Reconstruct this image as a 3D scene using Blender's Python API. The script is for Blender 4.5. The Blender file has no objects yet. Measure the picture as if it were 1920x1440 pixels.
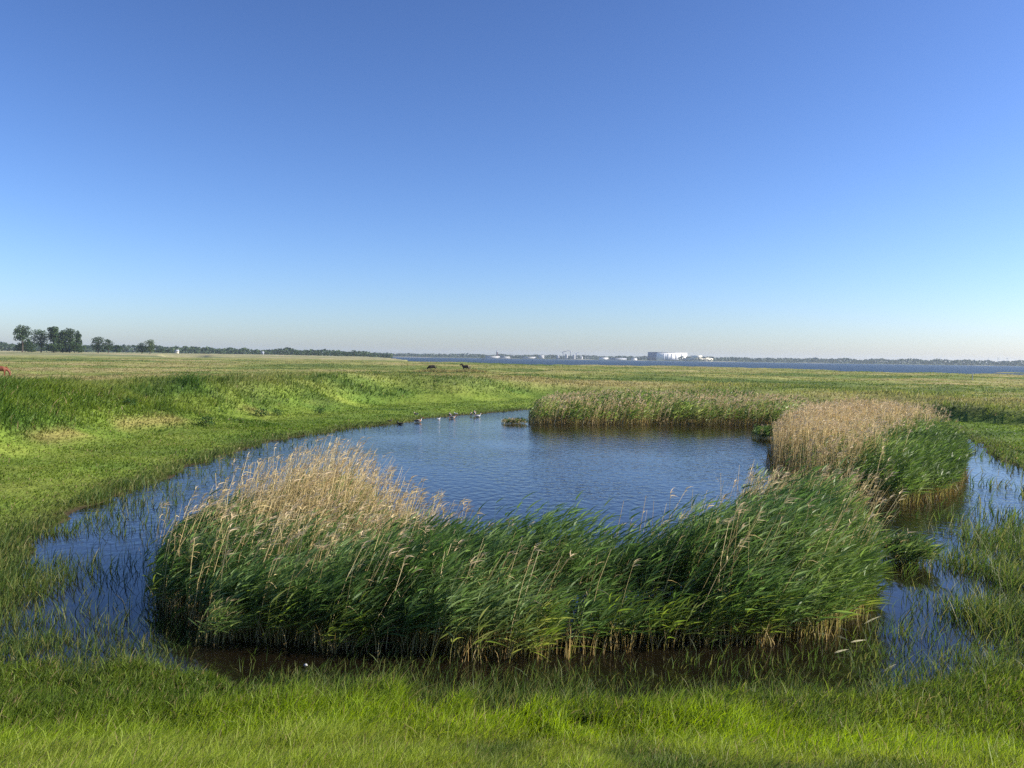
import bpy, math, time
import numpy as np
from mathutils import Vector, Matrix

T0 = time.time()
rng = np.random.default_rng(11)
scene = bpy.context.scene
COL = scene.collection

# ------------------------------------------------------------------ camera
CAM_H = 5.0
FPX = 1554.0
PITCH = math.atan(50 / FPX)
ROLL = math.radians(0.83)
cam_m = (Matrix.Translation((0, 0, CAM_H)) @ Matrix.Rotation(math.pi / 2 - PITCH, 4, 'X')
         @ Matrix.Rotation(ROLL, 4, 'Z'))
cd = bpy.data.cameras.new('camera')
cd.sensor_width = 36.0
cd.lens = 36.0 * FPX / 1920
cd.clip_start = 0.1
cd.clip_end = 30000
cam = bpy.data.objects.new('camera', cd)
cam.matrix_world = cam_m
COL.objects.link(cam)
scene.camera = cam


def ray(px, py):
    d = cam_m.to_3x3() @ Vector(((px - 960) / FPX, -(py - 720) / FPX, -1))
    return d


def gp(px, py, z=0.0):
    """point of the level z that the survey sighting (px, py) falls on"""
    d = ray(px, py)
    t = (z - CAM_H) / d.z
    return np.array((d.x * t, d.y * t))


def at_dist(px, dist):
    """ground position at a bearing (px) and a distance"""
    d = ray(px, 668 + (px - 960) * 0.0145)
    s = dist / math.hypot(d.x, d.y)
    return np.array((d.x * s, d.y * s))


# ------------------------------------------------------------------ noise
_tab = np.random.default_rng(5).random((256, 256))


def vnoise(x, y):
    xi = np.floor(x).astype(np.int64); yi = np.floor(y).astype(np.int64)
    fx = x - xi; fy = y - yi
    fx = fx * fx * (3 - 2 * fx); fy = fy * fy * (3 - 2 * fy)
    a = _tab[xi & 255, yi & 255]; b = _tab[(xi + 1) & 255, yi & 255]
    c = _tab[xi & 255, (yi + 1) & 255]; d = _tab[(xi + 1) & 255, (yi + 1) & 255]
    return (a * (1 - fx) + b * fx) * (1 - fy) + (c * (1 - fx) + d * fx) * fy


def fbm(x, y, s, o=3, seed=0):
    x = np.asarray(x, float); y = np.asarray(y, float)
    v = 0.0; a = 0.5; t = 0.0
    f = 1.0 / s
    for k in range(o):
        v = v + a * vnoise(x * f + 17.3 * k + seed * 31.7, y * f - 9.1 * k + seed * 11.9)
        t += a; a *= 0.5; f *= 2.03
    return v / t


def sstep(a, b, x):
    t = np.clip((x - a) / (b - a), 0, 1)
    return t * t * (3 - 2 * t)


def sdf(poly, x, y):
    """signed distance to a polygon, negative inside"""
    P = np.asarray(poly, float); Q = np.roll(P, -1, 0)
    out = np.empty(x.shape)
    fx = x.ravel(); fy = y.ravel(); res = np.empty(fx.shape)
    for s in range(0, fx.size, 100000):
        px = fx[s:s + 100000]; py = fy[s:s + 100000]
        d2 = np.full(px.shape, 1e18); inside = np.zeros(px.shape, bool)
        for (ax, ay), (bx, by) in zip(P, Q):
            ex, ey = bx - ax, by - ay
            t = np.clip(((px - ax) * ex + (py - ay) * ey) / (ex * ex + ey * ey + 1e-12), 0, 1)
            dx = px - ax - t * ex; dy = py - ay - t * ey
            d2 = np.minimum(d2, dx * dx + dy * dy)
            c = (ay > py) != (by > py)
            xs = ax + (py - ay) * ex / (ey if abs(ey) > 1e-12 else 1e-12)
            inside ^= c & (px < xs)
        d = np.sqrt(d2)
        res[s:s + 100000] = np.where(inside, -d, d)
    return res.reshape(x.shape)


def pix_poly(pts, z=0.0):
    return np.array([gp(a, b, z) for a, b in pts])


# ------------------------------------------------------------------ plan of the place
WATER = pix_poly([(-70, 1230), (-30, 1120), (20, 1060), (70, 1012), (170, 952), (300, 898), (380, 868), (480, 838),
                  (560, 820), (640, 806), (720, 797), (800, 786), (860, 779), (930, 774), (1000, 768), (1100, 765),
                  (1250, 765), (1400, 769), (1500, 776), (1640, 786), (1760, 800), (1808, 822), (1850, 848),
                  (1905, 872), (2000, 895), (2200, 960), (2300, 1100), (2100, 1215), (1920, 1245), (1780, 1290),
                  (1600, 1318), (1400, 1322), (1200, 1322), (1000, 1318), (800, 1314), (650, 1298), (500, 1282),
                  (350, 1272), (200, 1260), (80, 1250)])
BASIN = np.array([(-34, -6), (-34, 8), (-29, 20), (-21, 33.5), (-19.5, 45), (-19, 59), (-14, 72), (-11, 83),
                  (2, 94), (18, 99), (30, 90), (36.5, 73), (42, 62), (52, 46), (56, 20), (56, -6)], float)
FRONT = pix_poly([(285, 1085), (292, 1135), (380, 1185), (520, 1203), (640, 1220), (800, 1230), (900, 1237),
                  (1050, 1230), (1200, 1213), (1350, 1206), (1450, 1206), (1560, 1196), (1612, 1155), (1622, 1080),
                  (1585, 1045), (1500, 1040), (1400, 1040), (1300, 1085), (1200, 1120), (1100, 1140), (1000, 1135),
                  (900, 1112), (820, 1085), (760, 1050), (700, 1000), (650, 968), (600, 955), (540, 958), (480, 985),
                  (400, 1020), (330, 1050)])
CLUMP = pix_poly([(1448, 885), (1500, 905), (1560, 925), (1620, 942), (1700, 950), (1775, 935), (1800, 895),
                  (1795, 858), (1760, 835), (1700, 822), (1600, 815), (1510, 818), (1450, 845)])
BACK = pix_poly([(985, 795), (1100, 797), (1300, 797), (1440, 800), (1500, 812), (1520, 780), (1400, 771),
                 (1250, 768), (1100, 768), (1010, 775)])

CU = np.array([-3.0, -0.22, -0.17, -0.12, 0.03, 0.22, 0.41, 0.6, 3.0])
CD = np.array([9000, 9000, 1300, 480, 385, 440, 375, 350, 330.])
PU = np.array([-3.0, -0.7, -0.35, -0.05, 0.2, 0.45, 0.6, 3.0])
PZ = np.array([1.4, 1.4, 1.5, 2.0, 1.7, 1.5, 1.3, 1.0])


def terrain(x, y, want=False):
    x = np.asarray(x, float); y = np.asarray(y, float)
    r = np.hypot(x, y)
    u = np.where(y > 0.5, x / np.maximum(y, 0.5), np.sign(x) * 3)
    sw = sdf(WATER, x, y)
    sb = sdf(BASIN, x, y)
    sw = sw + (fbm(x, y, 2.2, 3, 1) - 0.5) * 1.5 * np.clip(r / 25, 0.5, 1.3)
    flat = np.where(sw > 0, 0.01 + 0.26 * (1 - np.exp(-sw / 5.0)), -0.55 * (1 - np.exp(np.minimum(sw, 0) / 1.6)))
    sb2 = sb + (fbm(x, y, 14, 3, 2) - 0.5) * 9
    w = np.interp(x, [-40, -20, 0, 22, 34], [12, 12, 11, 5, 2.4])
    zp = np.interp(u, PU, PZ)
    far = sstep(350, 900, r) * np.interp(u, [-3, -0.3, -0.12, 3], [2.2, 2.0, 0.3, 0])
    zp = zp + np.interp(u, [-3, -.3, -.05, .1], [1.7, 1.7, .8, 0]) * np.exp(-np.maximum(sb2 - 8, 0) / 20)
    k = sstep(0, 1, np.clip(sb2 / w, 0, 1))
    bump = (fbm(x, y, 1.6, 2, 3) - 0.5) * 0.25 + (fbm(x, y, 9, 3, 4) - 0.5) * 1.1 + (fbm(x, y, 45, 2, 8) - 0.5) * 0.8
    bump = bump * np.clip(1.2 - r / 1500, 0.1, 1)
    z = flat + (zp + far + bump - flat) * k
    # a second low step in the meadow on the right
    z = z + 0.035 * np.maximum(0, sw.clip(0, 3)) * 0 + (fbm(x, y, 0.9, 2, 6) - 0.5) * 0.07 * np.clip(1 - r / 120, 0, 1)
    c = np.interp(u, CU, CD) + (fbm(x, y, 40, 3, 7) - 0.5) * 120
    sea = sstep(-25, 25, r - c)
    z = z * (1 - sea) + (-1.5) * sea
    # an inlet on the left and the low spits on the right
    inl = sstep(0.03, 0.012, np.abs(u + 0.395)) * sstep(560, 640, r) * sstep(900, 800, r)
    z = z - inl * 6.0
    sp = 0.0
    for ru, u0, u1, hw in ((560, 0.555, 1.2, 14), (690, 0.60, 1.4, 12)):
        sp = np.maximum(sp, sstep(u0, u0 + 0.04, u + 0 * r) * sstep(u1, u1 - .1, u) * sstep(hw, hw * .3, np.abs(r - ru - 40 * (fbm(x, y, 90, 2, 9) - .5))))
    z = np.maximum(z, np.where(sp > 0, -1.5 + 2.1 * sp, -9))
    fc = sstep(2950, 3100, r + (fbm(x, y, 300, 2, 12) - .5) * 120)
    z = z * (1 - fc) + (1.2 + 9 * sstep(3050, 5200, r)) * fc
    dike = 3.42 - 0.325 * y + (fbm(x, y, 1.1, 2, 10) - .5) * .12
    dike = np.where(y > -1.5, np.minimum(dike, 3.42), 3.42)
    dk = sstep(-.35, .35, dike - z)
    z = z + (dike - z) * dk * (y < 14)
    if want:
        return z, sw, sb2, k, r, u
    return z


def ground_point(px, py):
    """walk along a sighting until it meets the terrain"""
    d = ray(px, py)
    t = np.geomspace(6, 3000, 6000)
    X, Y, Z = d.x * t, d.y * t, CAM_H + d.z * t
    zt = np.maximum(terrain(X, Y), 0)
    i = np.argmax(Z < zt)
    return np.array((X[i], Y[i], zt[i]))


# ------------------------------------------------------------------ helpers
def tag(o, label=None, cat=None, group=None, kind=None):
    if label: o['label'] = label
    if cat: o['category'] = cat
    if group: o['group'] = group
    if kind: o['kind'] = kind
    return o


def mesh_np(name, V, F, mat, col=None, smooth=False, parent=None):
    """V (n,3), F (m,k) all faces with the same number of corners"""
    me = bpy.data.meshes.new(name)
    n, m, k = len(V), len(F), F.shape[1]
    me.vertices.add(n)
    me.vertices.foreach_set('co', np.ascontiguousarray(V, np.float32).ravel())
    me.loops.add(m * k)
    me.loops.foreach_set('vertex_index', np.ascontiguousarray(F, np.int32).ravel())
    me.polygons.add(m)
    me.polygons.foreach_set('loop_start', np.arange(0, m * k, k, dtype=np.int32))
    if smooth:
        me.polygons.foreach_set('use_smooth', np.ones(m, bool))
    me.update(calc_edges=True)
    if col is not None:
        at = me.color_attributes.new('col', 'FLOAT_COLOR', 'POINT')
        c4 = np.ones((n, 4), np.float32); c4[:, :3] = col
        at.data.foreach_set('color', c4.ravel())
    me.materials.append(mat)
    o = bpy.data.objects.new(name, me)
    COL.objects.link(o)
    if parent is not None:
        o.parent = parent
    return o


class Acc:
    """collects ribbons (quads) into one mesh"""
    def __init__(s):
        s.V = []; s.F = []; s.C = []; s.n = 0

    def add(s, V, F, C):
        s.V.append(V.astype(np.float32)); s.F.append((F + s.n).astype(np.int32)); s.C.append(C.astype(np.float32)); s.n += len(V)

    def ribbons(s, base, d0, bend, L, W, side, prof, c0, c1, cpow=1.0):
        N = len(base)
        if N == 0: return
        S = len(prof) - 1
        t = np.linspace(0, 1, S + 1)
        cen = base[:, None, :] + L[:, None, None] * (d0[:, None, :] * t[None, :, None] + bend[:, None, :] * (t ** 2)[None, :, None])
        off = side[:, None, :] * (W[:, None] * np.asarray(prof)[None, :])[:, :, None] * 0.5
        V = np.stack([cen - off, cen + off], 2).reshape(-1, 3)
        tc = (t ** cpow)[None, :, None]
        C = c0[:, None, :] * (1 - tc) + c1[:, None, :] * tc
        C = np.repeat(C[:, :, None, :], 2, 2).reshape(-1, 3)
        k = np.arange(S)
        q = np.stack([2 * k, 2 * k + 1, 2 * k + 3, 2 * k + 2], 1)
        F = (np.arange(N) * 2 * (S + 1))[:, None, None] + q[None]
        s.add(V, F.reshape(-1, 4), C)

    def build(s, name, mat):
        return mesh_np(name, np.concatenate(s.V), np.concatenate(s.F), mat, np.concatenate(s.C))


def unit(v):
    return v / np.maximum(np.linalg.norm(v, axis=-1, keepdims=True), 1e-9)


def hside(az):
    return np.stack([np.cos(az), np.sin(az), np.zeros_like(az)], 1)


def mixc(a, b, t):
    return a + (b - a) * t[:, None]


def lerp_pal(pal, t):
    pal = np.asarray(pal); x = np.clip(t, 0, 1) * (len(pal) - 1)
    i = np.minimum(x.astype(int), len(pal) - 2); f = (x - i)[:, None]
    return pal[i] * (1 - f) + pal[i + 1] * f


# ------------------------------------------------------------------ materials
def new_mat(name):
    m = bpy.data.materials.new(name); m.use_nodes = True
    nt = m.node_tree; nt.nodes.clear()
    return m, nt, nt.nodes, nt.links


def leaf_mat(name, trans=0.35, rough=0.5, spec=0.25, sat=1.0):
    m, nt, N, Lk = new_mat(name)
    out = N.new('ShaderNodeOutputMaterial')
    a = N.new('ShaderNodeVertexColor'); a.layer_name = 'col'
    p = N.new('ShaderNodeBsdfPrincipled'); p.inputs['Roughness'].default_value = rough
    p.inputs['Specular IOR Level'].default_value = spec
    tr = N.new('ShaderNodeBsdfTranslucent')
    hs = N.new('ShaderNodeHueSaturation'); hs.inputs['Value'].default_value = 1.25; hs.inputs['Saturation'].default_value = 1.1
    mx = N.new('ShaderNodeMixShader'); mx.inputs[0].default_value = trans
    Lk.new(a.outputs['Color'], p.inputs['Base Color'])
    Lk.new(a.outputs['Color'], hs.inputs['Color']); Lk.new(hs.outputs['Color'], tr.inputs['Color'])
    Lk.new(p.outputs[0], mx.inputs[1]); Lk.new(tr.outputs[0], mx.inputs[2])
    Lk.new(mx.outputs[0], out.inputs['Surface'])
    return m


def plain_mat(name, color, rough=0.7, var=0.15, scale=6.0, spec=0.3, metal=0.0):
    m, nt, N, Lk = new_mat(name)
    out = N.new('ShaderNodeOutputMaterial'); p = N.new('ShaderNodeBsdfPrincipled')
    tc = N.new('ShaderNodeTexCoord'); nz = N.new('ShaderNodeTexNoise'); nz.inputs['Scale'].default_value = scale
    nz.inputs['Detail'].default_value = 5
    rp = N.new('ShaderNodeMapRange'); rp.inputs['To Min'].default_value = 1 - var; rp.inputs['To Max'].default_value = 1 + var
    mu = N.new('ShaderNodeVectorMath'); mu.operation = 'SCALE'; mu.inputs[0].default_value = color
    Lk.new(tc.outputs['Object'], nz.inputs['Vector']); Lk.new(nz.outputs['Fac'], rp.inputs['Value'])
    Lk.new(rp.outputs[0], mu.inputs['Scale']); Lk.new(mu.outputs[0], p.inputs['Base Color'])
    p.inputs['Roughness'].default_value = rough; p.inputs['Specular IOR Level'].default_value = spec
    p.inputs['Metallic'].default_value = metal
    Lk.new(p.outputs[0], out.inputs['Surface'])
    return m


def ground_mat():
    m, nt, N, Lk = new_mat('ground_turf')
    out = N.new('ShaderNodeOutputMaterial'); p = N.new('ShaderNodeBsdfPrincipled')
    a = N.new('ShaderNodeVertexColor'); a.layer_name = 'col'
    g = N.new('ShaderNodeNewGeometry')
    n1 = N.new('ShaderNodeTexNoise'); n1.inputs['Scale'].default_value = 3.0; n1.inputs['Detail'].default_value = 8
    n2 = N.new('ShaderNodeTexNoise'); n2.inputs['Scale'].default_value = 0.25; n2.inputs['Detail'].default_value = 8
    ad = N.new('ShaderNodeMath'); ad.operation = 'ADD'
    rp = N.new('ShaderNodeMapRange'); rp.inputs['From Min'].default_value = 0.7; rp.inputs['From Max'].default_value = 1.3
    rp.inputs['To Min'].default_value = 0.6; rp.inputs['To Max'].default_value = 1.4
    mu = N.new('ShaderNodeVectorMath'); mu.operation = 'SCALE'
    bp = N.new('ShaderNodeBump'); bp.inputs['Strength'].default_value = 0.6; bp.inputs['Distance'].default_value = 0.15
    for n in (n1, n2): Lk.new(g.outputs['Position'], n.inputs['Vector'])
    Lk.new(n1.outputs['Fac'], ad.inputs[0]); Lk.new(n2.outputs['Fac'], ad.inputs[1])
    Lk.new(ad.outputs[0], rp.inputs['Value']); Lk.new(rp.outputs[0], mu.inputs['Scale'])
    Lk.new(a.outputs['Color'], mu.inputs[0]); Lk.new(mu.outputs[0], p.inputs['Base Color'])
    Lk.new(n1.outputs['Fac'], bp.inputs['Height']); Lk.new(bp.outputs[0], p.inputs['Normal'])
    p.inputs['Roughness'].default_value = 0.9; p.inputs['Specular IOR Level'].default_value = 0.1
    Lk.new(p.outputs[0], out.inputs['Surface'])
    return m


def water_mat(name, body, scale, strength, dist, rough, ior, spec=0.5):
    m, nt, N, Lk = new_mat(name)
    out = N.new('ShaderNodeOutputMaterial'); p = N.new('ShaderNodeBsdfPrincipled')
    p.inputs['Base Color'].default_value = (*body, 1)
    p.inputs['Roughness'].default_value = rough
    p.inputs['IOR'].default_value = ior
    p.inputs['Specular IOR Level'].default_value = spec
    g = N.new('ShaderNodeNewGeometry')
    mp = N.new('ShaderNodeMapping'); mp.inputs['Scale'].default_value = (1.0, 0.75, 1.0)
    n1 = N.new('ShaderNodeTexNoise'); n1.inputs['Scale'].default_value = scale; n1.inputs['Detail'].default_value = 3
    n2 = N.new('ShaderNodeTexNoise'); n2.inputs['Scale'].default_value = 0.12; n2.inputs['Detail'].default_value = 2
    # open water is ruffled by the wind; water behind reeds lies calmer (patchy gusts)
    rp = N.new('ShaderNodeMapRange'); rp.inputs['From Min'].default_value = 0.35; rp.inputs['From Max'].default_value = 0.65
    rp.inputs['To Min'].default_value = 0.5; rp.inputs['To Max'].default_value = 1.1
    sx = N.new('ShaderNodeSeparateXYZ')
    ry = N.new('ShaderNodeMapRange'); ry.inputs['From Min'].default_value = 17; ry.inputs['From Max'].default_value = 30
    ry.inputs['To Min'].default_value = 0.10; ry.inputs['To Max'].default_value = 1.0
    mu = N.new('ShaderNodeMath'); mu.operation = 'MULTIPLY'
    m2 = N.new('ShaderNodeMath'); m2.operation = 'MULTIPLY'; m2.inputs[1].default_value = strength
    bp = N.new('ShaderNodeBump'); bp.inputs['Distance'].default_value = dist
    Lk.new(g.outputs['Position'], mp.inputs['Vector'])
    Lk.new(mp.outputs[0], n1.inputs['Vector']); Lk.new(mp.outputs[0], n2.inputs['Vector'])
    Lk.new(g.outputs['Position'], sx.inputs[0]); Lk.new(sx.outputs['Y'], ry.inputs['Value'])
    Lk.new(n2.outputs['Fac'], rp.inputs['Value']); Lk.new(rp.outputs[0], mu.inputs[0]); Lk.new(ry.outputs[0], mu.inputs[1])
    Lk.new(mu.outputs[0], m2.inputs[0]); Lk.new(m2.outputs[0], bp.inputs['Strength'])
    Lk.new(n1.outputs['Fac'], bp.inputs['Height']); Lk.new(bp.outputs[0], p.inputs['Normal'])
    Lk.new(p.outputs[0], out.inputs['Surface'])
    return m


M_GROUND = ground_mat()
M_POND = water_mat('pond_water_surface', (0.0075, 0.0055, 0.003), 3.0, 0.45, 0.10, 0.05, 1.44)
M_SEA = water_mat('sea_water_surface', (0.026, 0.042, 0.058), 0.6, 0.9, 0.6, 0.35, 1.09)
M_GRASS = leaf_mat('grass_blade', 0.48, 0.5, 0.22)
M_REED = leaf_mat('reed_leaf', 0.42, 0.5, 0.28)
M_STRAW = leaf_mat('dry_reed_straw', 0.25, 0.6, 0.15)
M_CROWN = leaf_mat('tree_foliage', 0.15, 0.7, 0.1)
M_BARK = plain_mat('bark', (0.07, 0.055, 0.04), 0.9)

# ------------------------------------------------------------------ ground sheet
GREEN = np.array([(0.048, 0.090, 0.018), (0.095, 0.155, 0.024), (0.150, 0.210, 0.030), (0.205, 0.250, 0.045)])
MEADOW = np.array([(0.110, 0.155, 0.038), (0.195, 0.225, 0.060), (0.265, 0.265, 0.085), (0.305, 0.265, 0.110)])


def shade_bands(x, y, k, r):  # shade of bank and meadow steps on the right, drawn as dark taller grass
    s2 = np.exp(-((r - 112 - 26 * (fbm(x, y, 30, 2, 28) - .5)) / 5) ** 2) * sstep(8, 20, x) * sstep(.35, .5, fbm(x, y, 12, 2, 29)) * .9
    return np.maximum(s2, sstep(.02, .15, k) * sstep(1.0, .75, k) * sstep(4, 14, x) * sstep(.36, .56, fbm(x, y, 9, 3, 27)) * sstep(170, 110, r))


def veg_colour(x, y, sw, k, r, u):
    """the standing colour of the sward: lush by the pond, tawny out on the meadow"""
    n1 = fbm(x, y, 7, 3, 21); n2 = fbm(x, y, 1.3, 2, 22)
    n3 = fbm(x * 0.35, y, 16, 3, 23)
    n4 = fbm(x, y, 3.0, 3, 25)
    lush = lerp_pal(GREEN, 0.58 + 0.65 * (n1 - 0.5) + 0.75 * (n4 - .5) + 0.3 * (n2 - .5))
    dry = lerp_pal(MEADOW, 0.50 + 2.4 * (n3 - 0.5) + 0.5 * (n2 - .5))
    # beds of dark nettle on the bank; bank shade on the right painted as darker sward
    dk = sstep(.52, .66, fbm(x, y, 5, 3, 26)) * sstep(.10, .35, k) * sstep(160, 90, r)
    dk = np.maximum(dk, shade_bands(x, y, k, r))
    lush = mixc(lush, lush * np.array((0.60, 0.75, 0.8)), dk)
    m = np.clip(k * 1.15 - 0.15, 0, 1) * sstep(55, 100, r + 40 * (n1 - .5))
    c = mixc(lush, dry, m)
    # tawny seam of dead grass along the foot of the left bank
    seam = np.exp(-((k - 0.16) / 0.10) ** 2) * sstep(-14, -20, x) * sstep(0.42, 0.6, fbm(x, y, 5, 2, 24))
    c = mixc(c, np.array((0.24, 0.19, 0.07)), seam * 0.7)
    return c


def ground_sheet():
    th = np.radians(np.linspace(-78, 78, 420))
    rr = np.concatenate([np.array([-4.0]), np.geomspace(1.2, 9000, 560)])
    R, TH = np.meshgrid(rr, th, indexing='ij')
    X = R * np.sin(TH); Y = R * np.cos(TH)
    X[0] = 14 * np.sin(TH[0]); Y[0] = -6
    z, sw, sb, k, r, u = terrain(X, Y, True)
    nr, nth = R.shape
    V = np.stack([X, Y, z], -1).reshape(-1, 3)
    i, j = np.meshgrid(np.arange(nr - 1), np.arange(nth - 1), indexing='ij')
    a = i * nth + j
    F = np.stack([a, a + nth, a + nth + 1, a + 1], -1).reshape(-1, 4)
    f = lambda q: q.ravel()
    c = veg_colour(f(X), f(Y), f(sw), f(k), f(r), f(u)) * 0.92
    mud = np.array((0.045, 0.032, 0.018))
    c = mixc(c, mud, sstep(0.10, 0.0, f(z)))
    # far fields: pale stubble and sandy strips
    fld = sstep(480, 620, f(r)) * (f(u) < -0.12)
    strip = fbm(f(X) * .25, f(Y), 90, 2, 31)
    c = mixc(c, lerp_pal([(0.10, 0.14, 0.05), (0.34, 0.29, 0.16), (0.17, 0.20, 0.08), (0.40, 0.35, 0.2)], strip * 1.6 - .3), fld)
    far = (f(r) > 2800)
    c[far] = (0.07, 0.09, 0.035)
    shore = sstep(2960, 3000, f(r)) * sstep(3200, 3120, f(r)) * sstep(.5, .6, fbm(f(X), f(Y), 120, 2, 33))
    c = mixc(c, np.array((0.42, 0.38, 0.28)), shore * .8)
    o = mesh_np('ground', V, F, M_GROUND, c, True)
    tag(o, 'grassy marsh ground with a hollow round the pond and a low bank behind it', 'ground', kind='structure')


ground_sheet()


def sheet(name, X, Y, Z, mat, label, cat):
    nr, nth = X.shape
    V = np.stack([X, Y, np.full_like(X, Z)], -1).reshape(-1, 3)
    i, j = np.meshgrid(np.arange(nr - 1), np.arange(nth - 1), indexing='ij')
    a = i * nth + j
    F = np.stack([a, a + 1, a + nth + 1, a + nth], -1).reshape(-1, 4)
    o = mesh_np(name, V, F, mat)
    return tag(o, label, cat, kind='structure')


gx, gy = np.meshgrid(np.linspace(-34, 52, 30), np.linspace(6, 92, 30))
sheet('pond_water', gx, gy, 0.0, M_POND, 'dark rippled pond water around and behind the reed bed', 'water')
rr, th = np.meshgrid(np.geomspace(250, 3400, 30), np.radians(np.linspace(-78, 78, 60)), indexing='ij')
sheet('sea_water', (rr * np.sin(th))[:, ::-1], (rr * np.cos(th))[:, ::-1], 0.0, M_SEA, 'narrow band of blue bay water beyond the meadow', 'water')
print('terrain', time.time() - T0)


# ------------------------------------------------------------------ grasses
def scatter_polar(n, r0, r1, a0, a1):
    r = r0 * (r1 / r0) ** rng.random(n)
    a = np.radians(a0 + (a1 - a0) * rng.random(n))
    return r * np.sin(a), r * np.cos(a)


def scatter_poly(poly, n, margin=0.0):
    lo = poly.min(0) - margin; hi = poly.max(0) + margin
    xs, ys, ds = [], [], []
    got = 0
    while got < n:
        x = lo[0] + (hi[0] - lo[0]) * rng.random(n * 2); y = lo[1] + (hi[1] - lo[1]) * rng.random(n * 2)
        d = sdf(poly, x, y)
        k = d < margin
        xs.append(x[k]); ys.append(y[k]); ds.append(d[k]); got += k.sum()
    return np.concatenate(xs)[:n], np.concatenate(ys)[:n], np.concatenate(ds)[:n]


def in_beds(x, y, m=0.0):
    return (sdf(FRONT, x, y) < m) | (sdf(CLUMP, x, y) < m) | (sdf(BACK, x, y) < m)


PROF2 = (1.0, 0.8, 0.08)
PROF3 = (0.8, 1.0, 0.7, 0.06)


def blades(acc, x, y, z, h, w, c0, c1, wind=0.28, spread=0.35, prof=PROF3):
    n = len(x)
    az = rng.random(n) * 2 * np.pi
    d0 = np.stack([spread * rng.normal(size=n) * .7, spread * rng.normal(size=n) * .7, np.ones(n)], 1)
    d0 = unit(d0)
    be = np.stack([wind * (0.4 + 1.1 * rng.random(n)) + 0.22 * rng.normal(size=n), 0.25 * rng.normal(size=n),
                   -0.12 - 0.2 * rng.random(n)], 1)
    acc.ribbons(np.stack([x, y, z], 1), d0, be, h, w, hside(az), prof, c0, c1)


def grass_field(name, n, r0, r1, a0, a1, label, hmul=1.0):
    x, y = scatter_polar(n, r0, r1, a0, a1)
    nh = 0
    if r1 > 100:        # rank ungrazed grass where the two dark horses stand
        for q in ((811, 697), (874, 697)):
            p = ground_point(*q)
            x = np.concatenate([x, p[0] + 1.5 * rng.normal(size=1800)]); y = np.concatenate([y, p[1] - 1.2 + .8 * rng.normal(size=1800)]); nh += 1800
    z, sw, sb, k, r, u = terrain(x, y, True)
    dk = y < 12.2
    n1 = fbm(x, y, 2.4, 3, 41); n2 = fbm(x, y, 0.55, 2, 42); n3 = fbm(x, y, 8, 2, 43)
    keep = (z > 0.015) & (rng.random(len(x)) < 0.35 + 1.5 * n2) & (r < np.interp(u, CU, CD) - 5)
    # short-grazed lawn in the wet hollow, rank grass on the bank
    h = 0.10 + 0.14 * n1 + 0.10 * (n2 - .5)
    h = h + 0.34 * sstep(.05, .5, k) * (0.4 + n3) * np.interp(r, [55, 100], [1, .1])
    edge = np.exp(-np.maximum(sw, 0) / 1.0)
    h = np.where(r < 20, h * (.55 + .9 * n1) + 0.14 * edge * (0.3 + n1), h * sstep(-.05, .35, k).clip(.6, 1) + 0.10 * edge)
    h = h * (0.6 + 0.8 * rng.random(len(x))) * hmul * np.interp(r, [80, 140], [1, .7])
    tuss = sstep(0.58, 0.72, fbm(x, y, 1.8, 2, 44)) * sstep(30, 60, r)
    h = h + .45 * shade_bands(x, y, k, r) * (.4 + n1) + .16 * sstep(.52, .66, fbm(x, y, 5, 3, 26)) * sstep(.10, .35, k) * sstep(160, 90, r)
    h = h * (1 + 0.7 * tuss * np.interp(r, [60, 110], [1, .3]))
    if nh: h[-nh:] = .55 + .45 * rng.random(nh)
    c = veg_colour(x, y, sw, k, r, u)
    vv = np.interp(r, [20, 70], [.56, .16])
    c = c * (1 - vv / 2 + vv * rng.random(len(x)))[:, None]
    c = mixc(c, c * np.array((0.60, 0.78, 0.8)), tuss * .5)
    # foreground: yellow-green short turf with darker lush drifts
    fg = sstep(13.0, 10.8, r)
    nf = .5 * n1 + .5 * fbm(x, y * .7, .9, 3, 46)
    c = mixc(c, np.array((0.28, 0.38, 0.035)) * (.75 + .5 * n2)[:, None], fg * sstep(.40, .58, nf) * .9)
    c = mixc(c, c * np.array((0.42, 0.66, 0.7)), fg * sstep(.50, .36, nf))
    c = mixc(c, np.array((0.27, 0.27, 0.07)), fg * sstep(10.2, 9.5, r + (n3 - .5) * 2) * .30)
    wet = sstep(3.2, .2, sw) * (r > 15)
    c = mixc(c, np.array((0.115, 0.140, 0.042)) * (.7 + .6 * n2)[:, None], wet * .75)
    tall = (rng.random(len(x)) < .10) & (r < 15)
    h = np.where(tall, h * 1.5, h)
    dead = rng.random(len(x)) < np.interp(r, [20, 70], [.08, .01])
    c[dead] = np.array((0.30, 0.24, 0.11))
    keep &= ~in_beds(x, y, 0.0)
    x, y, z, h, c, r = x[keep], y[keep], z[keep], h[keep], c[keep], r[keep]
    w = np.maximum(0.0095, r * 0.00105) * (0.7 + 0.6 * rng.random(len(x)))
    acc = Acc()
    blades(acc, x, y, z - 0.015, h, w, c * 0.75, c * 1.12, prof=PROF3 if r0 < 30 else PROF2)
    o = acc.build(name, M_GRASS)
    tag(o, label, 'grass', kind='stuff')


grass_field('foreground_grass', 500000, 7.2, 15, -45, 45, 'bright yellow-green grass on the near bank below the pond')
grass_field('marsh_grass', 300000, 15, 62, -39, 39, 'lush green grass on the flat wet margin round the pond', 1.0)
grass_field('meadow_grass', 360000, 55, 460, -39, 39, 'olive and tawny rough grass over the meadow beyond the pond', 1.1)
print('grass', time.time() - T0)


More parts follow.
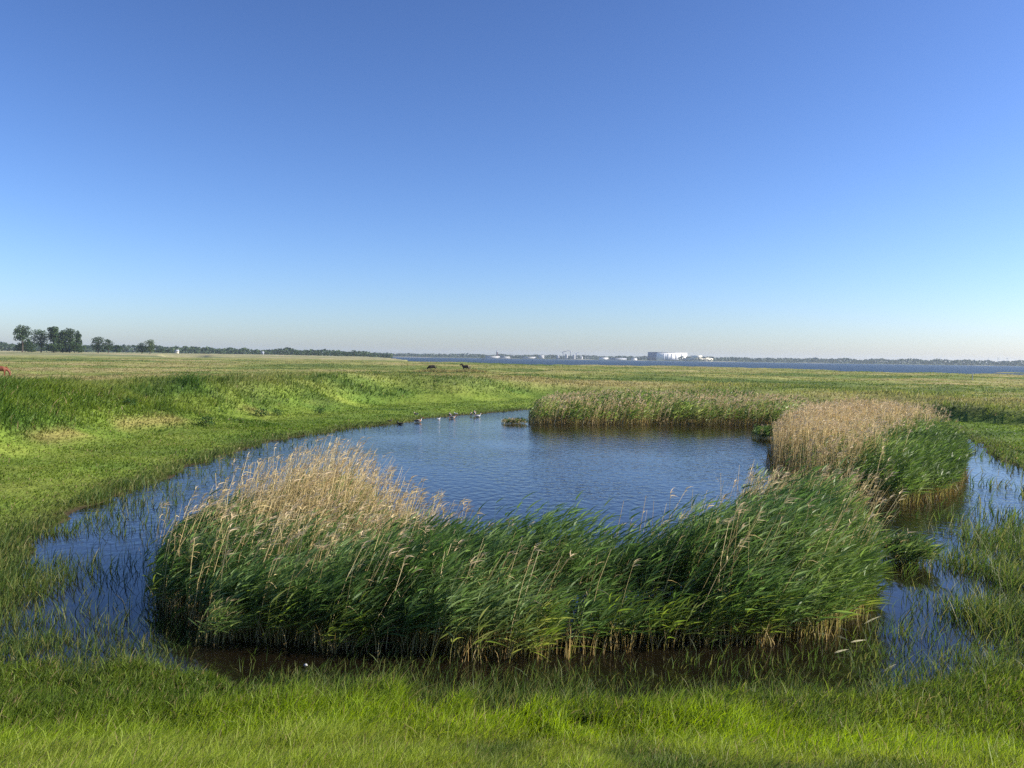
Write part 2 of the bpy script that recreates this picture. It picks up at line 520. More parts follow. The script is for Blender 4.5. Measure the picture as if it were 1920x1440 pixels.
def emergent():
    """thin grass standing in the shallow water along the shore and in loose patches"""
    acc = Acc()
    x, y = scatter_polar(420000, 9.5, 60, -42, 42)
    z, sw, sb, k, r, u = terrain(x, y, True)
    n1 = fbm(x, y, 1.7, 3, 51); n2 = fbm(x, y, 0.5, 2, 52)
    raw = sdf(WATER, x, y)
    p = np.exp(np.minimum(raw, 0) / np.where(x < 0, 0.9, 0.8)) * sstep(.30, .62, n1) * 1.3
    p = np.where(raw > 0.8, 0, p)

    def patch(px, py, rx, ry, a=1.0):
        cx, cy = gp(px, py)
        q = ((x - cx) / rx) ** 2 + ((y - cy) / ry) ** 2
        return a * np.exp(-q) * sstep(.35, .6, n1 + .15 * n2)
    for a in ((1690, 1055, .45, .9, 1.6), (1690, 1185, .5, .5, .9), (1770, 1130, .35, .8, .8), (1890, 1095, .75, 2.0, 2.4), (1970, 1040, 1.2, 3.4, 2.6), (1925, 965, .4, 2.4, .8), (1850, 1155, .6, .9, 1.6), (1940, 930, .8, 3.0, 1.0), (-40, 1130, .9, 2.2, 2.0), (20, 1215, 1.1, .8, 1.8), (40, 1040, .8, 1.2, .8),
              (1900, 1160, 1.2, 1.2, 1.5), (1915, 980, .6, 2.0, .7), (1640, 1230, 1.5, .5, .45), (1400, 1250, 3, .45, .35),
              (60, 1090, .8, 1.4, .45), (130, 1195, 1.0, .7, .6), (250, 1215, 1.5, .5, .5), (330, 1240, 1.6, .4, .5),
              (1840, 940, .5, 3, .3), (1180, 1285, 3, .4, .5), (700, 1275, 3, .4, .5), (200, 985, 1.6, 2, .22), (120, 1010, 1.5, 2, .35)):
        p = np.maximum(p, patch(*a))
    near = np.clip(1 - r / 70, 0.2, 1) * np.where((y < 14.5) & (np.abs(x) < 5.5), .55, 1)
    keep = (raw < 0.9) & (rng.random(len(x)) < p * near * 0.9 * np.where(p > 1.2, 1.4, 1)) & ~in_beds(x, y, -.1)
    x, y, z, r, raw, n1 = x[keep], y[keep], z[keep], r[keep], raw[keep], n1[keep]
    N = len(x)
    h = (0.20 + 0.26 * rng.random(N) + 0.25 * (n1 - .4)) * np.where(y < 14.5, .62, 1) * (1 + .45 * sstep(.50, .56, x / y)) * np.clip(1.25 - r / 120, .5, 1.2)
    c = lerp_pal([(0.045, 0.085, 0.02), (0.085, 0.14, 0.03), (0.15, 0.19, 0.045), (0.24, 0.22, 0.08)], rng.random(N) ** 1.3)
    w = np.maximum(0.0065, r * 0.0008) * (0.7 + .6 * rng.random(N))
    blades(acc, x, y, np.maximum(z, -.12), h + np.maximum(-np.maximum(z, -.12), 0), w, c * .8, c * 1.1, .2, .28)
    # lone dark stalks out in the left arm and the right channel
    for px, py, rx, ry, n in ((200, 1060, 1.6, 2.4, 420), (320, 1010, 1.0, 3.0, 130), (1790, 1070, .9, 3, 260), (1830, 970, .8, 4, 200), (1720, 1120, .8, 2, 120)):
        cx, cy = gp(px, py)
        x = cx + rx * rng.normal(size=n); y = cy + ry * rng.normal(size=n)
        n1 = fbm(x, y, .6, 2, 53)
        kk = (sdf(WATER, x, y) < 0) & (~in_beds(x, y)) & (n1 > .42)
        x, y = x[kk], y[kk]; N = len(x)
        h = .2 + .35 * rng.random(N)
        c = np.tile((0.035, 0.06, 0.02), (N, 1)) * (0.6 + .9 * rng.random(N))[:, None]
        w = np.full(N, .011)
        blades(acc, x, y, np.full(N, -.02), h, w, c, c, .12, .14)
    o = acc.build('emergent_grass', M_GRASS)
    tag(o, 'thin green grass blades standing in the shallow water along the shore', 'grass', kind='stuff')


emergent()
print('emergent', time.time() - T0)

# ------------------------------------------------------------------ reeds
REEDG = np.array([(0.050, 0.095, 0.026), (0.092, 0.165, 0.042), (0.145, 0.230, 0.066), (0.235, 0.315, 0.125)])
STRAW = np.array([(0.42, 0.31, 0.140), (0.60, 0.47, 0.22), (0.74, 0.61, 0.34)])
LEAFP = (0.25, 1.0, 0.9, 0.5, 0.04)


def stem_at(base, d0, bend, L, t):
    return base + L[:, None] * (d0 * t[:, None] + bend * (t ** 2)[:, None])


def green_reeds(acc, x, y, h, lw, nleaf, tint=1.0, gust=None, flag=1.0):
    n = len(x)
    base = np.stack([x, y, np.full(n, -0.05)], 1)
    g = fbm(x, y, 1.6, 2, 61) if gust is None else gust
    lean = 0.05 + 0.24 * g
    d0 = unit(np.stack([0.05 + .07 * rng.normal(size=n), .08 * rng.normal(size=n), np.ones(n)], 1))
    be = np.stack([lean + .13 * rng.normal(size=n), -.04 + .13 * rng.normal(size=n), -.05 * np.ones(n)], 1)
    age = rng.random(n)
    azc = (fbm(x, y, .9, 2, 63) - .5) * 1.6 + .35 * rng.normal(size=n)
    c0 = mixc(np.tile((0.42, 0.33, 0.13), (n, 1)), np.tile((0.20, 0.20, 0.055), (n, 1)), age)
    cg = lerp_pal(REEDG, rng.random(n) * .75 + (fbm(x, y, 1.5, 2, 62) - .5) * 1.3 + .05) * tint
    acc.ribbons(base, d0, be, h, np.full(n, .009 * lw), hside(rng.random(n) * 6.28), (1, 1, .8, .4), c0, cg, .7)
    for j in range(nleaf):
        t = np.clip(0.34 + 0.66 * (j + rng.random(n)) / nleaf, 0, 1)
        p = stem_at(base, d0, be, h, t)
        az = azc + rng.normal(size=n) * (1.0 - .55 * t)
        el = np.radians(12 + 38 * rng.random(n) + 12 * t)
        dd = np.stack([np.cos(az) * np.cos(el), np.sin(az) * np.cos(el), np.sin(el)], 1)
        ll = (0.22 + 0.22 * rng.random(n)) * (0.75 + .5 * np.sin(np.pi * np.clip(t * .85 + .1, 0, 1)))
        bb = np.stack([.12 + .15 * g * flag, .06 * rng.normal(size=n), -.10 - .38 * rng.random(n) * (1.1 - t)], 1)
        sd = unit(np.cross(dd, rng.normal(size=(n, 3)) * .6 + np.array((0, 0, 1.0))))
        tw = rng.normal(size=n) * .7
        nn = np.cross(sd, dd)
        sd = sd * np.cos(tw)[:, None] + nn * np.sin(tw)[:, None]
        old = sstep(.42, .2, t) * (rng.random(n) < .55)
        cl = mixc(cg * (.8 + .5 * rng.random(n))[:, None], np.tile((0.25, 0.215, 0.075), (n, 1)), old * .8)
        acc.ribbons(p, dd, bb, ll, np.full(n, .024 * lw) * (.75 + .5 * rng.random(n)), sd, LEAFP, cl * .9, cl * 1.1)


def straw_reeds(acc, x, y, h, lw, lean, plume=0.7, leaves=2):
    n = len(x)
    base = np.stack([x, y, np.full(n, -0.05)], 1)
    d0 = unit(np.stack([lean * .45 + .08 * rng.normal(size=n), .09 * rng.normal(size=n), np.ones(n)], 1))
    be = np.stack([lean * .6 + .09 * rng.normal(size=n), .07 * rng.normal(size=n), np.full(n, -.03)], 1)
    c = lerp_pal(STRAW, rng.random(n))
    acc.ribbons(base, d0, be, h, np.full(n, .0085 * lw), hside(rng.random(n) * 6.28), (1.1, 1, .9, .7), c * .75, c)
    for j in range(leaves):
        t = .3 + .6 * rng.random(n)
        p = stem_at(base, d0, be, h, t)
        az = rng.normal(size=n) * .9
        el = np.radians(10 + 55 * rng.random(n))
        dd = np.stack([np.cos(az) * np.cos(el), np.sin(az) * np.cos(el), np.sin(el)], 1)
        bb = np.stack([np.full(n, .15), np.zeros(n), -.5 - .4 * rng.random(n)], 1)
        sd = unit(np.cross(dd, rng.normal(size=(n, 3))))
        acc.ribbons(p, dd, bb, .18 + .2 * rng.random(n), np.full(n, .011 * lw), sd, (.6, 1, .6, .05), c * .9, c * 1.05)
    k = rng.random(n) < plume
    m = int(k.sum())
    if m:
        b0, dd0, bb0, hh, cc = base[k], d0[k], be[k], h[k], c[k]
        pc = mixc(cc, np.tile((0.66, 0.52, 0.36), (m, 1)), rng.random(m) * .8)
        for j in range(6):
            t = 0.92 + .08 * rng.random(m)
            p = stem_at(b0, dd0, bb0, hh, t)
            dd = unit(np.stack([.45 + .35 * rng.normal(size=m), .4 * rng.normal(size=m), .9 + .3 * rng.normal(size=m)], 1))
            bb = np.stack([.35 + .1 * rng.normal(size=m), .1 * rng.normal(size=m), -.35 * np.ones(m)], 1)
            sd = unit(np.cross(dd, rng.normal(size=(m, 3))))
            acc.ribbons(p, dd, bb, .10 + .12 * rng.random(m), np.full(m, .014 * lw), sd, (.4, 1, .7, .1), pc, pc * 1.08)


# ---- front bed: dark green standing reed with last year's straw behind the left shoulder
def front_bed():
    acc = Acc(); accs = Acc()
    x, y, d = scatter_poly(FRONT, 12500)
    n1 = fbm(x, y, 1.3, 2, 71)
    h = (1.15 + .70 * sstep(0, -1.2, d)) * (.78 + .26 * rng.random(len(x))) + (n1 - .5) * 1.0
    u = x / y
    right = sstep(.28, .42, u)
    h = h * (1 - .10 * right)
    cx, cy = gp(640, 1045)
    qs = np.exp(-(((x - cx) / 4.6) ** 2 + ((y - cy) / 4.0) ** 2)) * sstep(13.9, 16.2, y)
    h = h * (1 - .42 * qs) + .12 * right + .42 * sstep(-.10, .02, u) * sstep(-.3, -1.3, d)
    keep = rng.random(len(x)) < (.34 + 1.0 * sstep(.28, .62, n1)) * (1 - .45 * qs)
    tint = 1 + np.stack([.30 * right, .18 * right, .05 * right], 1)
    h = h + (rng.random(len(x)) < .07) * (.2 + .3 * rng.random(len(x)))
    green_reeds(acc, x[keep], y[keep], h[keep], 1.15, 9, tint=tint[keep])
    # short leafy shoots along the waterline, ragged and yellowing
    x, y, d = scatter_poly(FRONT, 9000, .25)
    kk = (d > -.55) & (rng.random(len(x)) < sstep(.40, .75, fbm(x, y, .8, 2, 72)) * .8)
    x, y = x[kk], y[kk]
    green_reeds(acc, x, y, .35 + .75 * rng.random(len(x)), 1.0, 5, tint=np.array((1.5, 1.2, .8)))
    o = acc.build('reed_bed', M_REED)
    tag(o, 'large dark green wind-blown reed bed in the middle of the foreground water', 'reeds', kind='stuff')
    # straw
    cx, cy = gp(630, 1040)
    x, y, d = scatter_poly(FRONT, 26000)
    q = np.exp(-(((x - cx) / 5.2) ** 2 + ((y - cy) / 5.0) ** 2))
    c3 = gp(575, 985)
    qn = np.exp(-(((x - c3[0]) / 2.6) ** 2 + ((y - c3[1]) / 4.0) ** 2))
    u = x / y
    vv = d > -1.0
    pback = .05 + 0 * x
    c2 = gp(1420, 1045)
    q2 = np.exp(-(((x - c2[0]) / 1.8) ** 2 + ((y - c2[1]) / 1.3) ** 2)) * .50
    keep = rng.random(len(x)) < np.maximum(np.maximum(q * .30 * sstep(.15, .6, fbm(x, y, 1.2, 2, 73)), q2), .035)
    x, y, q, qn = x[keep], y[keep], q[keep], qn[keep]
    h = 1.35 + .60 * rng.random(len(x)) + .75 * qn + .55 * (x > 2) + .7 * (fbm(x, y, 1.1, 2, 75) - .5)
    straw_reeds(accs, x, y, h, 1.4, .20 + .12 * rng.random(len(x)), .30, 1)
    # dead stubble at the water's edge
    x, y, d = scatter_poly(FRONT, 9000, .2)
    kk = (d > -.6) & (rng.random(len(x)) < sstep(.25, .65, fbm(x, y, .6, 2, 74)))
    x, y = x[kk], y[kk]; n = len(x)
    cst = lerp_pal([(0.30, 0.19, 0.07), (0.46, 0.34, 0.13), (0.56, 0.45, 0.21)], rng.random(n))
    blades(accs, x, y, np.full(n, -.05), .25 + .60 * rng.random(n), np.full(n, .014), cst * .85, cst * 1.1, .08, .16)
    o = accs.build('dry_reeds', M_STRAW)
    tag(o, 'tall straw-coloured old reeds rising out of the left part of the front reed bed', 'reeds', kind='stuff')


front_bed()
print('front', time.time() - T0)


def right_clump():
    acc = Acc(); accs = Acc()
    x, y, d = scatter_poly(CLUMP, 15000)
    u = x / y
    px = 960 + 1554 * u
    fr = sstep(1510, 1730, px + (fbm(x, y, 2, 2, 81) - .5) * 120 - (y - 34) * 6)      # green on the right and front
    ks = rng.random(len(x)) < (1 - fr) * .75
    h = 2.10 + .60 * rng.random(len(x)) - .6 * sstep(-1.2, 0, d) + .9 * (fbm(x, y, 1.6, 2, 82) - .5)
    ks &= rng.random(len(x)) < .15 + sstep(.3, .6, fbm(x, y, 1.3, 2, 83))
    straw_reeds(accs, x[ks], y[ks], h[ks], 2.1, .03 + .10 * rng.random(ks.sum()), .5, 1)
    kg = rng.random(len(x)) < fr * .55 + .06
    h = (1.2 + .75 * sstep(0, -1.6, d)) * (.85 + .3 * rng.random(len(x)))
    green_reeds(acc, x[kg], y[kg], h[kg], 1.45, 10, tint=np.array((1.2, 1.1, 0.9)))
    x, y, d = scatter_poly(CLUMP, 7000, .3)
    kk = d > -.7
    x, y = x[kk], y[kk]; n = len(x)
    cst = lerp_pal([(0.16, 0.10, 0.04), (0.26, 0.19, 0.07), (0.14, 0.17, 0.05)], rng.random(n))
    blades(accs, x, y, np.full(n, -.05), .35 + .6 * rng.random(n), np.full(n, .03), cst * .8, cst, .1, .3)
    tag(acc.build('reed_bed', M_REED), 'fresh green reed patch on the right side of the straw-topped clump', 'reeds', kind='stuff')
    tag(accs.build('dry_reeds', M_STRAW), 'tall pinkish straw reed stand at the right end of the pond', 'reeds', kind='stuff')


right_clump()


def back_bed():
    acc = Acc(); accs = Acc()
    x, y, d = scatter_poly(BACK, 9000)
    n1 = fbm(x, y, 3.2, 2, 91)
    h = (1.35 + .55 * sstep(0, -1.5, d)) * (.8 + .3 * rng.random(len(x))) + (n1 - .5) * .7
    kg = rng.random(len(x)) < .25 + .9 * n1
    green_reeds(acc, x[kg], y[kg], h[kg], 3.4, 6, tint=np.array((1.7, 1.4, 1.2)))
    ks = rng.random(len(x)) < .95 - .85 * n1
    straw_reeds(accs, x[ks], y[ks], h[ks] + .2, 3.0, .15 + .12 * rng.random(ks.sum()), .35, 1)
    x, y, d = scatter_poly(BACK, 5000, .2)
    kk = (d > -.9) & (fbm(x, y, 2.0, 2, 92) > .42)
    x, y = x[kk], y[kk]; n = len(x)
    cst = lerp_pal([(0.30, 0.20, 0.08), (0.42, 0.31, 0.13)], rng.random(n))
    blades(accs, x, y, np.full(n, -.05), .5 + .55 * rng.random(n), np.full(n, .06), cst * .8, cst, .1, .2)
    tag(acc.build('reed_bed', M_REED), 'distant green reed belt along the far side of the pond', 'reeds', kind='stuff')
    tag(accs.build('dry_reeds', M_STRAW), 'thin straw stems mixed into the reed belt at the far shore', 'reeds', kind='stuff')


back_bed()
print('reeds', time.time() - T0)


# ---- separate small clumps one could lift away
def clump(name, px, py, rad, n, h, label, mix=.2, lw=1.3):
    acc = Acc()
    cx, cy = gp(px, py)
    x = cx + rad[0] * rng.normal(size=n).clip(-1.6, 1.6) * .5; y = cy + rad[1] * rng.normal(size=n).clip(-1.6, 1.6) * .5
    hh = h * (.6 + .5 * rng.random(n))
    m = int(n * (1 - mix))
    green_reeds(acc, x[:m], y[:m], hh[:m], lw, 7, tint=np.array((1.2, 1.1, 1.0)))
    straw_reeds(acc, x[m:], y[m:], hh[m:] * 1.05, lw, np.full(n - m, .15), .2, 1)
    o = acc.build(name, M_REED)
    tag(o, label, 'reeds', 'small separate reed clumps standing in the water')
    return o


clump('reed_clump', 1690, 1052, (.55, .7), 230, .62, 'small grassy reed clump standing alone in the right channel', .25)
clump('reed_clump', 402, 1205, (.35, .25), 45, .75, 'small yellowish reed clump at the left front corner of the reed bed', .5, 1.0)
clump('reed_clump', 1432, 822, (.7, 1.0), 130, .8, 'low green reed clump beside the left foot of the straw stand', .2, 2.4)
clump('reed_clump', 962, 794, (1.1, .7), 190, .38, 'low pale grass islet in the open water left of the far reed belt', .85, 2.2)
o = clump('reed_clump', 1375, 1030, (.28, .28), 44, 2.35, 'tallest dark reed tuft with one feathery plume above the reed bed', .3, 1.2)


# ------------------------------------------------------------------ trees
def tube(P, R, sides=7):
    P = np.asarray(P, float)
    V = []; F = []
    for i, (p, r) in enumerate(zip(P, R)):
        d = P[min(i + 1, len(P) - 1)] - P[max(i - 1, 0)]
        d = d / np.linalg.norm(d)
        a = np.cross(d, (0.3, 0.9, 0.1)); a /= np.linalg.norm(a); b = np.cross(d, a)
        for k in range(sides):
            t = 2 * math.pi * k / sides
            V.append(p + r * (a * math.cos(t) + b * math.sin(t)))
    for i in range(len(P) - 1):
        for k in range(sides):
            k2 = (k + 1) % sides
            F.append((i * sides + k, i * sides + k2, (i + 1) * sides + k2, (i + 1) * sides + k))
    return np.array(V), np.array(F)


def tree(name, loc, h, w, label, group, trunk_h=.25, dark=.4, lobes=9, tone=(1, 1, 1), leaf=.05, cat='tree', n_leaf=3200, seed=0):
    R = np.random.default_rng(seed + 100)
    e = bpy.data.objects.new(name, None); e.location = loc
    COL.objects.link(e)
    tag(e, label, cat, group)
    # trunk with limbs reaching the lobes
    V, F = tube([(0, 0, -.3), (.01 * h, 0, h * .3), (-.01 * h, .01 * h, h * .6), (0, 0, h * .88)], [h * .028, h * .022, h * .014, h * .005])
    Vs, Fs = [V], [F]; nv = len(V)
    cen = []; rad = []
    for k in range(lobes):
        f = (k + .5) / lobes
        zz = h * (trunk_h + (1 - trunk_h) * (.12 + .76 * f))
        wid = w * .5 * math.sin(math.pi * min(.95, .25 + .62 * f)) * (.55 + .5 * R.random())
        a = k * 2.4 + R.random()
        c = np.array((math.cos(a) * wid * .62, math.sin(a) * wid * .62, zz))
        cen.append(c); rad.append(np.array((w * (.21 + .11 * R.random()), w * (.21 + .11 * R.random()), h * (.10 + .07 * R.random()))))
        V, F = tube([(0, 0, zz * .62), c * .5 + np.array((0, 0, zz * .36)), c], [h * .010, h * .007, h * .003], 5)
        Vs.append(V); Fs.append(F + nv); nv += len(V)
    mesh_np('trunk', np.concatenate(Vs), np.concatenate(Fs), M_BARK, parent=e)
    # leaves: small clumps on and in each lobe
    cen = np.array(cen); rad = np.array(rad)
    i = R.integers(0, lobes, n_leaf)
    v = unit(R.normal(size=(n_leaf, 3))) * (R.random(n_leaf) ** .4)[:, None]
    P = cen[i] + v * rad[i]
    keep = (fbm(P[:, 0] + 7 * P[:, 2], P[:, 1] * 3 + P[:, 2], h * .08, 2, seed) > .45) & (P[:, 2] > 0.02 * h)
    P = P[keep]; m = len(P)
    s = (max(h, .45 * w) * (.10 if cat == 'bush' and leaf < .1 else leaf)) * (.5 + .8 * R.random(m))
    a = unit(R.normal(size=(m, 3))); b = unit(np.cross(a, R.normal(size=(m, 3))))
    a = a * s[:, None] * .5; b = b * s[:, None] * .35
    V = np.stack([P - a, P - b, P + a * 1.1, P + b], 1).reshape(-1, 3)
    F = np.arange(m * 4).reshape(-1, 4)
    c = lerp_pal([(0.020, 0.045, 0.016), (0.035, 0.065, 0.020), (0.06, 0.09, 0.028)], R.random(m) * .8 + .2 * (1 - dark)) * np.array(tone)
    mesh_np('crown', V, F, M_CROWN, np.repeat(c, 4, 0), parent=e)
    return e


def place_tree(px, top, base, wpx, dist, *a, **k):
    x, y = at_dist(px, dist)
    z = float(terrain(np.array([x]), np.array([y]))[0])
    mpp = dist / FPX
    return tree(a[0], (x, y, z), (base - top) * mpp, wpx * mpp, *a[1:], **k)


GT = 'trees on the far left skyline'
TR = [
    (42, 619, 662, 27, 760, 'round tree on a clear trunk, leftmost on the skyline', dict(trunk_h=.38, lobes=10)),
    (47, 644, 663, 32, 770, 'low dark thicket under the leftmost round tree', dict(trunk_h=.02, lobes=9, tone=(.9, .9, .9), cat='bush')),
    (77, 622, 660, 36, 800, 'broad domed green tree left of the tallest tree', dict(trunk_h=.22, lobes=13, tone=(1.15, 1.2, 1))),
    (101, 616, 660, 22, 790, 'tallest narrow tree with an open crown in the left grove', dict(trunk_h=.30, lobes=11)),
    (117, 622, 660, 20, 805, 'slim tree with gaps of sky between the tallest tree and its right neighbour', dict(trunk_h=.25, lobes=9)),
    (131, 619, 660, 22, 790, 'twin-topped tree in the right half of the left grove', dict(trunk_h=.25, lobes=10)),
    (147, 625, 660, 13, 800, 'small leaning open tree at the right end of the left grove', dict(trunk_h=.35, lobes=7)),
    (105, 645, 661, 52, 785, 'wide dark undergrowth at the foot of the left grove', dict(trunk_h=.02, lobes=12, cat='bush')),
    (140, 641, 660, 32, 780, 'grey-green undergrowth below the twin-topped tree', dict(trunk_h=.02, lobes=10, cat='bush')),
    (184, 631, 660, 25, 800, 'dense dark tree with a pointed top, left of a pair', dict(trunk_h=.08, lobes=11, tone=(.85, .9, .95))),
    (203, 636, 661, 19, 795, 'round-topped dark tree on a narrow foot, right of a pair', dict(trunk_h=.15, lobes=8, tone=(.85, .9, .95))),
    (219, 644, 658, 19, 1000, 'small dark round bush just right of the paired dark trees', dict(trunk_h=.03, lobes=7, tone=(.8, .9, .9), cat='bush')),
    (266, 641, 661, 20, 800, 'blackish lopsided bush against the grey-green tree', dict(trunk_h=.05, lobes=9, tone=(.7, .8, .9))),
    (281, 635, 661, 24, 795, 'pale grey-green rounded tree at the right end of the skyline', dict(trunk_h=.08, lobes=11, tone=(1.7, 1.45, 1.5))),
    (302, 649, 658, 22, 1200, 'low flat-topped bush right of the grey-green tree', dict(trunk_h=.03, lobes=7, cat='bush')),
    (317, 650, 658, 14, 1210, 'low small bush beside the cream house on the left shore', dict(trunk_h=.03, lobes=6, cat='bush')),
    (331, 653, 659, 7, 1250, 'tiny dark bush directly behind the cream house', dict(trunk_h=.03, lobes=5, cat='bush')),
]
for i, (px, top, base, wp, dist, lab, kw) in enumerate(TR):
    nm = 'bush' if kw.get('cat') == 'bush' else 'tree'
    place_tree(px, top, base, wp, dist, nm, lab, GT, seed=i, **kw)

GH = 'dark bushes along the field edge'
hb = [(538, 664, 670, 16), (556, 662, 670, 18), (577, 659, 670, 20), (595, 661, 670, 16), (612, 661, 670, 18), (630, 660, 670, 20),
      (648, 660, 670, 17), (664, 656, 670, 17), (682, 663, 671, 16), (698, 664, 671, 12)]
hl = ['leftmost low dark bush of the field-edge row', 'second flat bush from the left end of the field-edge row',
      'broad dark bush a third along the field-edge row', 'low narrow bush left of the middle of the field-edge row',
      'wide dark bush at the middle of the field-edge row', 'broad bush just right of the middle of the field-edge row',
      'small bush directly left of the tallest field-edge bush', 'tallest rounded bush of the field-edge row',
      'low bush just right of the tallest field-edge bush', 'rightmost tiny bush of the row before the bay']
for i, ((px, top, base, wp), lab) in enumerate(zip(hb, hl)):
    place_tree(px, top, base, wp, 1080, 'bush', lab, GH, seed=40 + i, trunk_h=.02, lobes=8, tone=(.75, .85, .8), cat='bush', n_leaf=700)
place_tree(905, 660, 674, 13, 1500, 'tree', 'lone bushy tree with a raised right side on the far shore', None, seed=60, trunk_h=.02, lobes=6, n_leaf=500)
place_tree(959, 663, 674, 17, 2900, 'tree', 'round tree clump right of the far tower', None, seed=61, trunk_h=.02, lobes=7, n_leaf=500)
place_tree(981, 666, 674, 13, 2900, 'tree', 'small round tree between the far tower and the silos', None, seed=62, trunk_h=.02, lobes=6, n_leaf=400)
place_tree(1770, 675, 684, 7, 2950, 'tree', 'tiny tree poking above the far wood on the right', None, seed=63, trunk_h=.1, lobes=5, n_leaf=300)


# dark bank bushes and tussocks by the near side of the left bank
GB = 'small dark bushes on the left bank'
for i, (px, py, s, lab) in enumerate([(386, 799, .9, 'small dark round bush at the foot of the left bank'),
                                      (490, 781, .9, 'flat dark bush at the bank foot behind the straw reeds'),
                                      (520, 780, .7, 'tiny dark bush just right of the flat bush at the bank foot'),
                                      (243, 762, .7, 'small upright dark bush halfway up the left bank'),
                                      (598, 777, .7, 'low green bush at the bank foot above the pond corner')]):
    p = ground_point(px, py)
    tree('bush', p, .75 * s, 1.6 * s, lab, GB, trunk_h=.02, lobes=7, tone=(1.1, 1.25, 1.0), cat='bush', n_leaf=450, leaf=.16, seed=70 + i)


# far woods: masses nobody could count
def wood(name, px0, px1, dist, hgt, depth, n, label, tone=(1, 1, 1), seed=0, var=.6):
    R = np.random.default_rng(seed)
    px = px0 + (px1 - px0) * R.random(n)
    D = dist + depth * R.random(n)
    u = (px - 960) / FPX
    y = D / np.sqrt(1 + u * u); x = u * y
    top = hgt * (1 - var + 2 * var * (fbm(px, 0 * px, 22, 3, seed + 1)) * (.6 + .8 * fbm(px, 0 * px, 5, 2, seed + 2)))
    z0 = terrain(x, y)
    z = np.maximum(z0, 0) + top * R.random(n) ** .8
    s = hgt * (.14 + .16 * R.random(n))
    a = unit(R.normal(size=(n, 3))) * s[:, None]; b = unit(np.cross(a, R.normal(size=(n, 3)))) * s[:, None] * .7
    P = np.stack([x, y, z], 1)
    V = np.stack([P - a, P - b, P + a, P + b], 1).reshape(-1, 3)
    c = lerp_pal([(0.020, 0.042, 0.018), (0.035, 0.06, 0.022), (0.055, 0.08, 0.03)], R.random(n)) * np.array(tone)
    o = mesh_np(name, V, np.arange(n * 4).reshape(-1, 4), M_CROWN, np.repeat(c, 4, 0))
    tag(o, label, 'woodland', kind='stuff')


wood('far_wood', -900, 330, 1700, 13, 220, 9000, 'dark line of woodland behind the left trees', seed=3, var=.35)
wood('far_wood', 322, 735, 1500, 9.5, 160, 5200, 'uneven green tree line above the fields left of the bay', seed=4, tone=(1.1, 1.1, 1.1))
wood('far_wood', 700, 1215, 3130, 13, 200, 6000, 'thin wooded line on the far shore behind the sheds', seed=5, var=.4)
wood('far_wood', 1270, 3000, 3060, 15, 260, 16000, 'long blue wooded shore across the bay on the right', seed=6, var=.35)
print('trees', time.time() - T0)

# ------------------------------------------------------------------ far buildings
M_WHITE = plain_mat('white_cladding', (0.78, 0.77, 0.74), .6, .05, .02)
M_SHADED = plain_mat('shaded_white_cladding', (0.07, 0.11, 0.17), .6, .05, .02)  # white wall turned from the sun, its shade put into the colour
M_BEIGE = plain_mat('cream_cladding', (0.72, 0.66, 0.50), .6, .05, .02)
M_GREY = plain_mat('grey_steel', (0.30, 0.32, 0.35), .6, .1, .1)
M_DARK = plain_mat('dark_glass', (0.10, 0.11, 0.12), .5, .1, .1)
M_BRICK = plain_mat('dark_brick', (0.14, 0.09, 0.075), .8, .15, .1)
M_PALE = plain_mat('pale_roof', (0.40, 0.40, 0.39), .7, .05, .05)


def box(x0, x1, y0, y1, z0, z1, bev=0.0):
    V = np.array([(x, y, z) for z in (z0, z1) for y in (y0, y1) for x in (x0, x1)], float)
    if bev:
        V[4:, 0] += np.array([bev, -bev, bev, -bev]); V[4:, 1] += np.array([bev, bev, -bev, -bev])
    F = np.array([(0, 2, 3, 1), (4, 5, 7, 6), (0, 1, 5, 4), (1, 3, 7, 5), (3, 2, 6, 7), (2, 0, 4, 6)])
    return V, F


def part(name, parent, mat, *shapes):
    Vs, Fs = [], []; n = 0
    for V, F in shapes:
        Vs.append(V); Fs.append(F + n); n += len(V)
    return mesh_np(name, np.concatenate(Vs), np.concatenate(Fs), mat, parent=parent)


def empty(name, px, dist, rz, label, cat, group=None, z=None):
    x, y = at_dist(px, dist)
    if z is None:
        z = float(terrain(np.array([x]), np.array([y]))[0])
    e = bpy.data.objects.new(name, None); e.location = (x, y, max(z, .2)); e.rotation_euler = (0, 0, rz)
    COL.objects.link(e)
    return tag(e, label, cat, group)


MP = 3120 / FPX          # metres per survey pixel on the far shore
# big white hall; the shade on its gable is painted in as dark blue
hall = empty('industrial_hall', 1231, 3120, math.radians(27), 'huge white hall with its shaded gable painted blue-grey on the far shore', 'hall')
L1, L2, H = 60 * MP / math.cos(math.radians(32)), 14 * MP / math.sin(math.radians(32)), 15 * MP
part('wall', hall, M_WHITE, box(0, L1, 0, L2, 0, H))
part('gable_wall', hall, M_SHADED, box(-1.2, -.1, .5, L2, 0, H + 1))
part('roof', hall, M_PALE, box(-.05, L1 + 1, -1, L2 + 1, H + .05, H + 1.2))
for f in (.22, .36, .47, .62, .80):
    part('door_panel', hall, M_GREY, box(L1 * f, L1 * (f + .035), -.8, -.1, 1, H * .86))
part('base_strip', hall, M_GREY, box(L1 * .3, L1 * 1.1, -9, -2, 0, H * .22))

low = empty('cream_warehouse', 1314, 3110, math.radians(12), 'low cream warehouse with a stepped roof right of the white hall', 'warehouse')
part('wall', low, M_BEIGE, box(-24 * MP, 24 * MP, 0, 50, 0, 5 * MP), box(-10 * MP, 3 * MP, 2, 48, 5 * MP + .05, 10 * MP))
V, F = box(3.1 * MP, 24 * MP, 1, 49, 5 * MP + .05, 8 * MP); V[5, 2] = V[7, 2] = 5 * MP + .6
part('roof', low, M_BEIGE, (V, F))
part('window', low, M_DARK, box(-22 * MP, 22 * MP, -.4, -.05, 2.2 * MP, 2.9 * MP))

